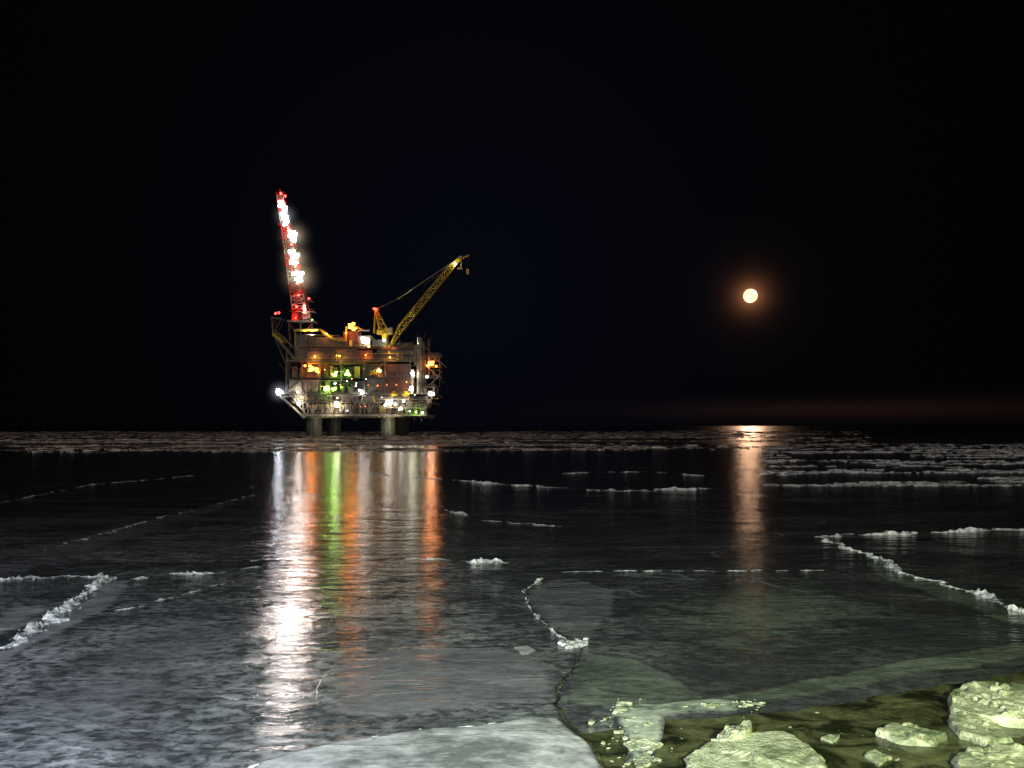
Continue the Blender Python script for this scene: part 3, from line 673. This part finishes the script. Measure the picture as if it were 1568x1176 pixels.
def slab_ice(name, pix, h, seed, tiltx=0, tilty=0, amp=.12, zb=0.0):
    rnd = random.Random(seed); pts = [G(*p) for p in pix]; c = sum(pts, Vector())/len(pts)
    js = jag(pts, .08, .03, True, rnd); n = len(js); bm = bmesh.new()
    rings = [(1.0, -.25), (1.03, .3), (1.0, .7), (.965, 1.0), (.90, 1.02)]+[(x, 1.0) for x in (.82, .74, .66, .58, .5, .42, .34, .26, .18, .1)]
    vr = []
    for k, z in rings:
        row = []
        for p in js:
            q = c+(p-c)*k; zz = h*z
            if z > .25:
                zz += h*amp*5*noise.noise(q*1.1+Vector((seed, 0, 0)))+h*amp*2.5*noise.noise(q*3.5+Vector((seed, 3, 0)))+h*amp*1.2*noise.noise(q*9+Vector((seed, 3, 0)))
                zz += (q.x-c.x)*tiltx+(q.y-c.y)*tilty
                st = h*.40; zz = zz*.35+round((zz+.12*h*noise.noise(q*2.2))/st)*st*.65
            jx = noise.noise(Vector((q.x*5, q.y*5, z*3+seed)))*.05
            row.append(bm.verts.new((q.x+jx, q.y+jx, max(zz+zb, -.1))))
        vr.append(row)
    for a in range(len(vr)-1):
        for i in range(n): bm.faces.new((vr[a][i], vr[a][(i+1) % n], vr[a+1][(i+1) % n], vr[a+1][i]))
    cz = sum(v.co.z for v in vr[-1])/n; cv = bm.verts.new((c.x, c.y, cz))
    for i in range(n): bm.faces.new((vr[-1][i], vr[-1][(i+1) % n], cv))
    bmesh.ops.recalc_face_normals(bm, faces=bm.faces)
    for f in bm.faces: f.smooth = True
    me = bpy.data.meshes.new(name); bm.to_mesh(me); bm.free(); me.materials.append(M['broken_ice'])
    try: me.set_sharp_from_angle(angle=math.radians(35))
    except Exception: pass
    o = bpy.data.objects.new(name, me); scene.collection.objects.link(o)
slab_ice('ice_block', [(1050, 1165), (1075, 1150), (1110, 1140), (1150, 1132), (1205, 1128), (1240, 1150), (1262, 1168), (1255, 1210), (1060, 1215)], .13, 1, .01, .03, .08)
slab_ice('ice_block', [(1090, 1146), (1110, 1132), (1150, 1124), (1150, 1136), (1120, 1146)], .26, 2, .15, .0)
slab_ice('ice_block', [(1343, 1128), (1362, 1120), (1400, 1117), (1448, 1134), (1430, 1144), (1380, 1142)], .15, 3, 0, .05)
slab_ice('ice_block', [(1452, 1080), (1465, 1068), (1520, 1062), (1620, 1068), (1640, 1110), (1560, 1116), (1500, 1108), (1458, 1098)], .26, 4, .0, .05)
slab_ice('ice_block', [(1452, 1108), (1480, 1102), (1530, 1116), (1550, 1138), (1510, 1146), (1470, 1132)], .15, 5, -.03, .04)
slab_ice('ice_block', [(1458, 1168), (1480, 1156), (1520, 1150), (1600, 1156), (1640, 1210), (1470, 1210)], .14, 6)
slab_ice('ice_block', [(1258, 1134), (1270, 1130), (1286, 1132), (1275, 1140)], .06, 7)
slab_ice('ice_block', [(1326, 1160), (1340, 1152), (1366, 1164), (1345, 1176)], .08, 8)
slab_ice('ice_block', [(955, 1140), (975, 1132), (1015, 1142), (1000, 1155), (965, 1152)], .06, 9)
slab_ice('ice_block', [(968, 1160), (990, 1154), (1000, 1172), (975, 1180)], .06, 10)
bl = MB()
for i in range(110):
    if R.random() < .75:
        t = R.random(); px = 950+t*45+R.gauss(0, 18); py = 1094+t*80+R.gauss(0, 8)
    else: px = R.uniform(935, 1170); py = 1084+R.gauss(0, 6)
    p = G(px, py); s = .015+.07*R.random()**3; chunk(bl, p+Vector((0, 0, s*.3+.03)), s*R.uniform(1, 3), s, s*.8, 'broken_ice', yaw=R.uniform(-.6, .6))
for i in range(120):
    px = R.uniform(930, 1600); py = R.uniform(1085, 1190); p = G(px, py); s = .005+.03*R.random()**4; chunk(bl, p+Vector((0, 0, s*.2+.015)), s*R.uniform(1, 3), s, s*.4, 'broken_ice')
for i in range(26):
    p = G(880+R.gauss(0, 9), 986+R.gauss(0, 3.5)); s = R.uniform(.03, .12); chunk(bl, p+Vector((0, 0, s*.3)), s*1.6, s, s*.8, 'ridge_ice')
bl.obj('brash_ice')

# ------------------------------------------------------------------ MOON, SKY
mdir = Vector(((1149-HX)/F, 1, (HY-453)/F)).normalized()
MD = 9000.0
me = bpy.data.meshes.new('moon'); bm = bmesh.new(); bmesh.ops.create_uvsphere(bm, u_segments=48, v_segments=24, radius=MD*10/F); 
for f in bm.faces: f.smooth = True
bm.to_mesh(me); bm.free()
mm, nt, bs = new_mat('moon_surface')
bs.inputs['Base Color'].default_value = (.1, .1, .1, 1)
tc = nt.nodes.new('ShaderNodeTexCoord'); nn = N(nt, 'ShaderNodeTexNoise', Scale=0.02, Detail=3); L(nt, tc.outputs['Object'], nn.inputs['Vector'])
L(nt, ramp(nt, nn.outputs['Fac'], [(.42, (1, .52, .24)), (.56, (1, .80, .55))]).outputs[0], bs.inputs['Emission Color']); bs.inputs['Emission Strength'].default_value = 2.2
me.materials.append(mm); mo = bpy.data.objects.new('moon', me); scene.collection.objects.link(mo); mo.location = Vector((0, 0, CH))+mdir*MD
sun = bpy.data.lights.new('moonlight', 'SUN'); sun.energy = .062; sun.angle = math.radians(.8); sun.color = (1, .56, .34)
so = bpy.data.objects.new('moonlight', sun); scene.collection.objects.link(so); so.rotation_euler = (-mdir).to_track_quat('-Z', 'Y').to_euler()

w = bpy.data.worlds.new('World'); scene.world = w; w.use_nodes = True; nt = w.node_tree; nt.nodes.clear()
out = nt.nodes.new('ShaderNodeOutputWorld'); bg = nt.nodes.new('ShaderNodeBackground'); L(nt, bg.outputs[0], out.inputs[0])
tc = nt.nodes.new('ShaderNodeTexCoord'); D = tc.outputs['Generated']
def lobe(direction, width, power=2.0):
    dv = nt.nodes.new('ShaderNodeVectorMath'); dv.operation = 'DISTANCE'; L(nt, D, dv.inputs[0]); dv.inputs[1].default_value = direction
    x = math_(nt, 'POWER', math_(nt, 'DIVIDE', dv.outputs['Value'], width), power)
    return math_(nt, 'POWER', 2.71828, math_(nt, 'MULTIPLY', x, -1.0))
def scaled(col, f, s):
    v = nt.nodes.new('ShaderNodeVectorMath'); v.operation = 'SCALE'; v.inputs[0].default_value = [c*s for c in col]
    L(nt, f, v.inputs['Scale']); return v.outputs[0]
def addv(a, b2):
    v = nt.nodes.new('ShaderNodeVectorMath'); v.operation = 'ADD'
    for i, q in enumerate((a, b2)):
        if isinstance(q, tuple): v.inputs[i].default_value = q
        else: L(nt, q, v.inputs[i])
    return v.outputs[0]
acc = (0.0008, 0.0008, 0.0010)
acc = addv(acc, scaled((.26, .38, 1.0), lobe(Vector((-.05, 1, .17)).normalized(), .33), .0036))
acc = addv(acc, scaled((1, .36, .14), lobe(mdir, .0075, 1.0), .70))
acc = addv(acc, scaled((1, .45, .25), lobe(mdir, .03, 1.0), .009))
sp = nt.nodes.new('ShaderNodeSeparateXYZ'); L(nt, D, sp.inputs[0])
def g1(v, c, wd):
    x = math_(nt, 'DIVIDE', math_(nt, 'SUBTRACT', v, c), wd); return math_(nt, 'POWER', 2.71828, math_(nt, 'MULTIPLY', math_(nt, 'MULTIPLY', x, x), -1.0))
glow = math_(nt, 'MULTIPLY', g1(sp.outputs[2], .019, .011), g1(sp.outputs[0], .38, .20))
glow = math_(nt, 'MULTIPLY', glow, math_(nt, 'GREATER_THAN', sp.outputs[1], 0))
acc = addv(acc, scaled((1, .38, .24), glow, .009))
L(nt, acc, bg.inputs[0]); bg.inputs[1].default_value = 1.0

# ------------------------------------------------------------------ ship lights lighting the near ice, plus an added far fill
light('ship_floodlight', 'SPOT', (-7, -4, 10), 50000, (.74, .83, 1.0), target=(-8, 24, 0), spot_size=math.radians(115), spot_blend=.8, shadow_soft_size=.4)
light('ship_floodlight', 'SPOT', (9, -4, 10), 44000, (.88, 1.0, .48), target=(11, 23, 0), spot_size=math.radians(105), spot_blend=.9, shadow_soft_size=.4)
light('added_far_fill', 'SPOT', (-120, -260, 30), 2800000, (1, .86, .80), target=(-30, 400, 0), spot_size=math.radians(80), spot_blend=.5, shadow_soft_size=1)  # added spot far behind the camera, brightens distant ridges and platform

cam = bpy.data.cameras.new('Camera'); cam.sensor_width = 36; cam.lens = 36*F/1568; cam.shift_y = (HY-588)/1568
cam.clip_start = .1; cam.clip_end = 60000
co = bpy.data.objects.new('Camera', cam); scene.collection.objects.link(co); co.location = (0, 0, CH); co.rotation_euler = (math.radians(90), 0, 0)
scene.camera = co
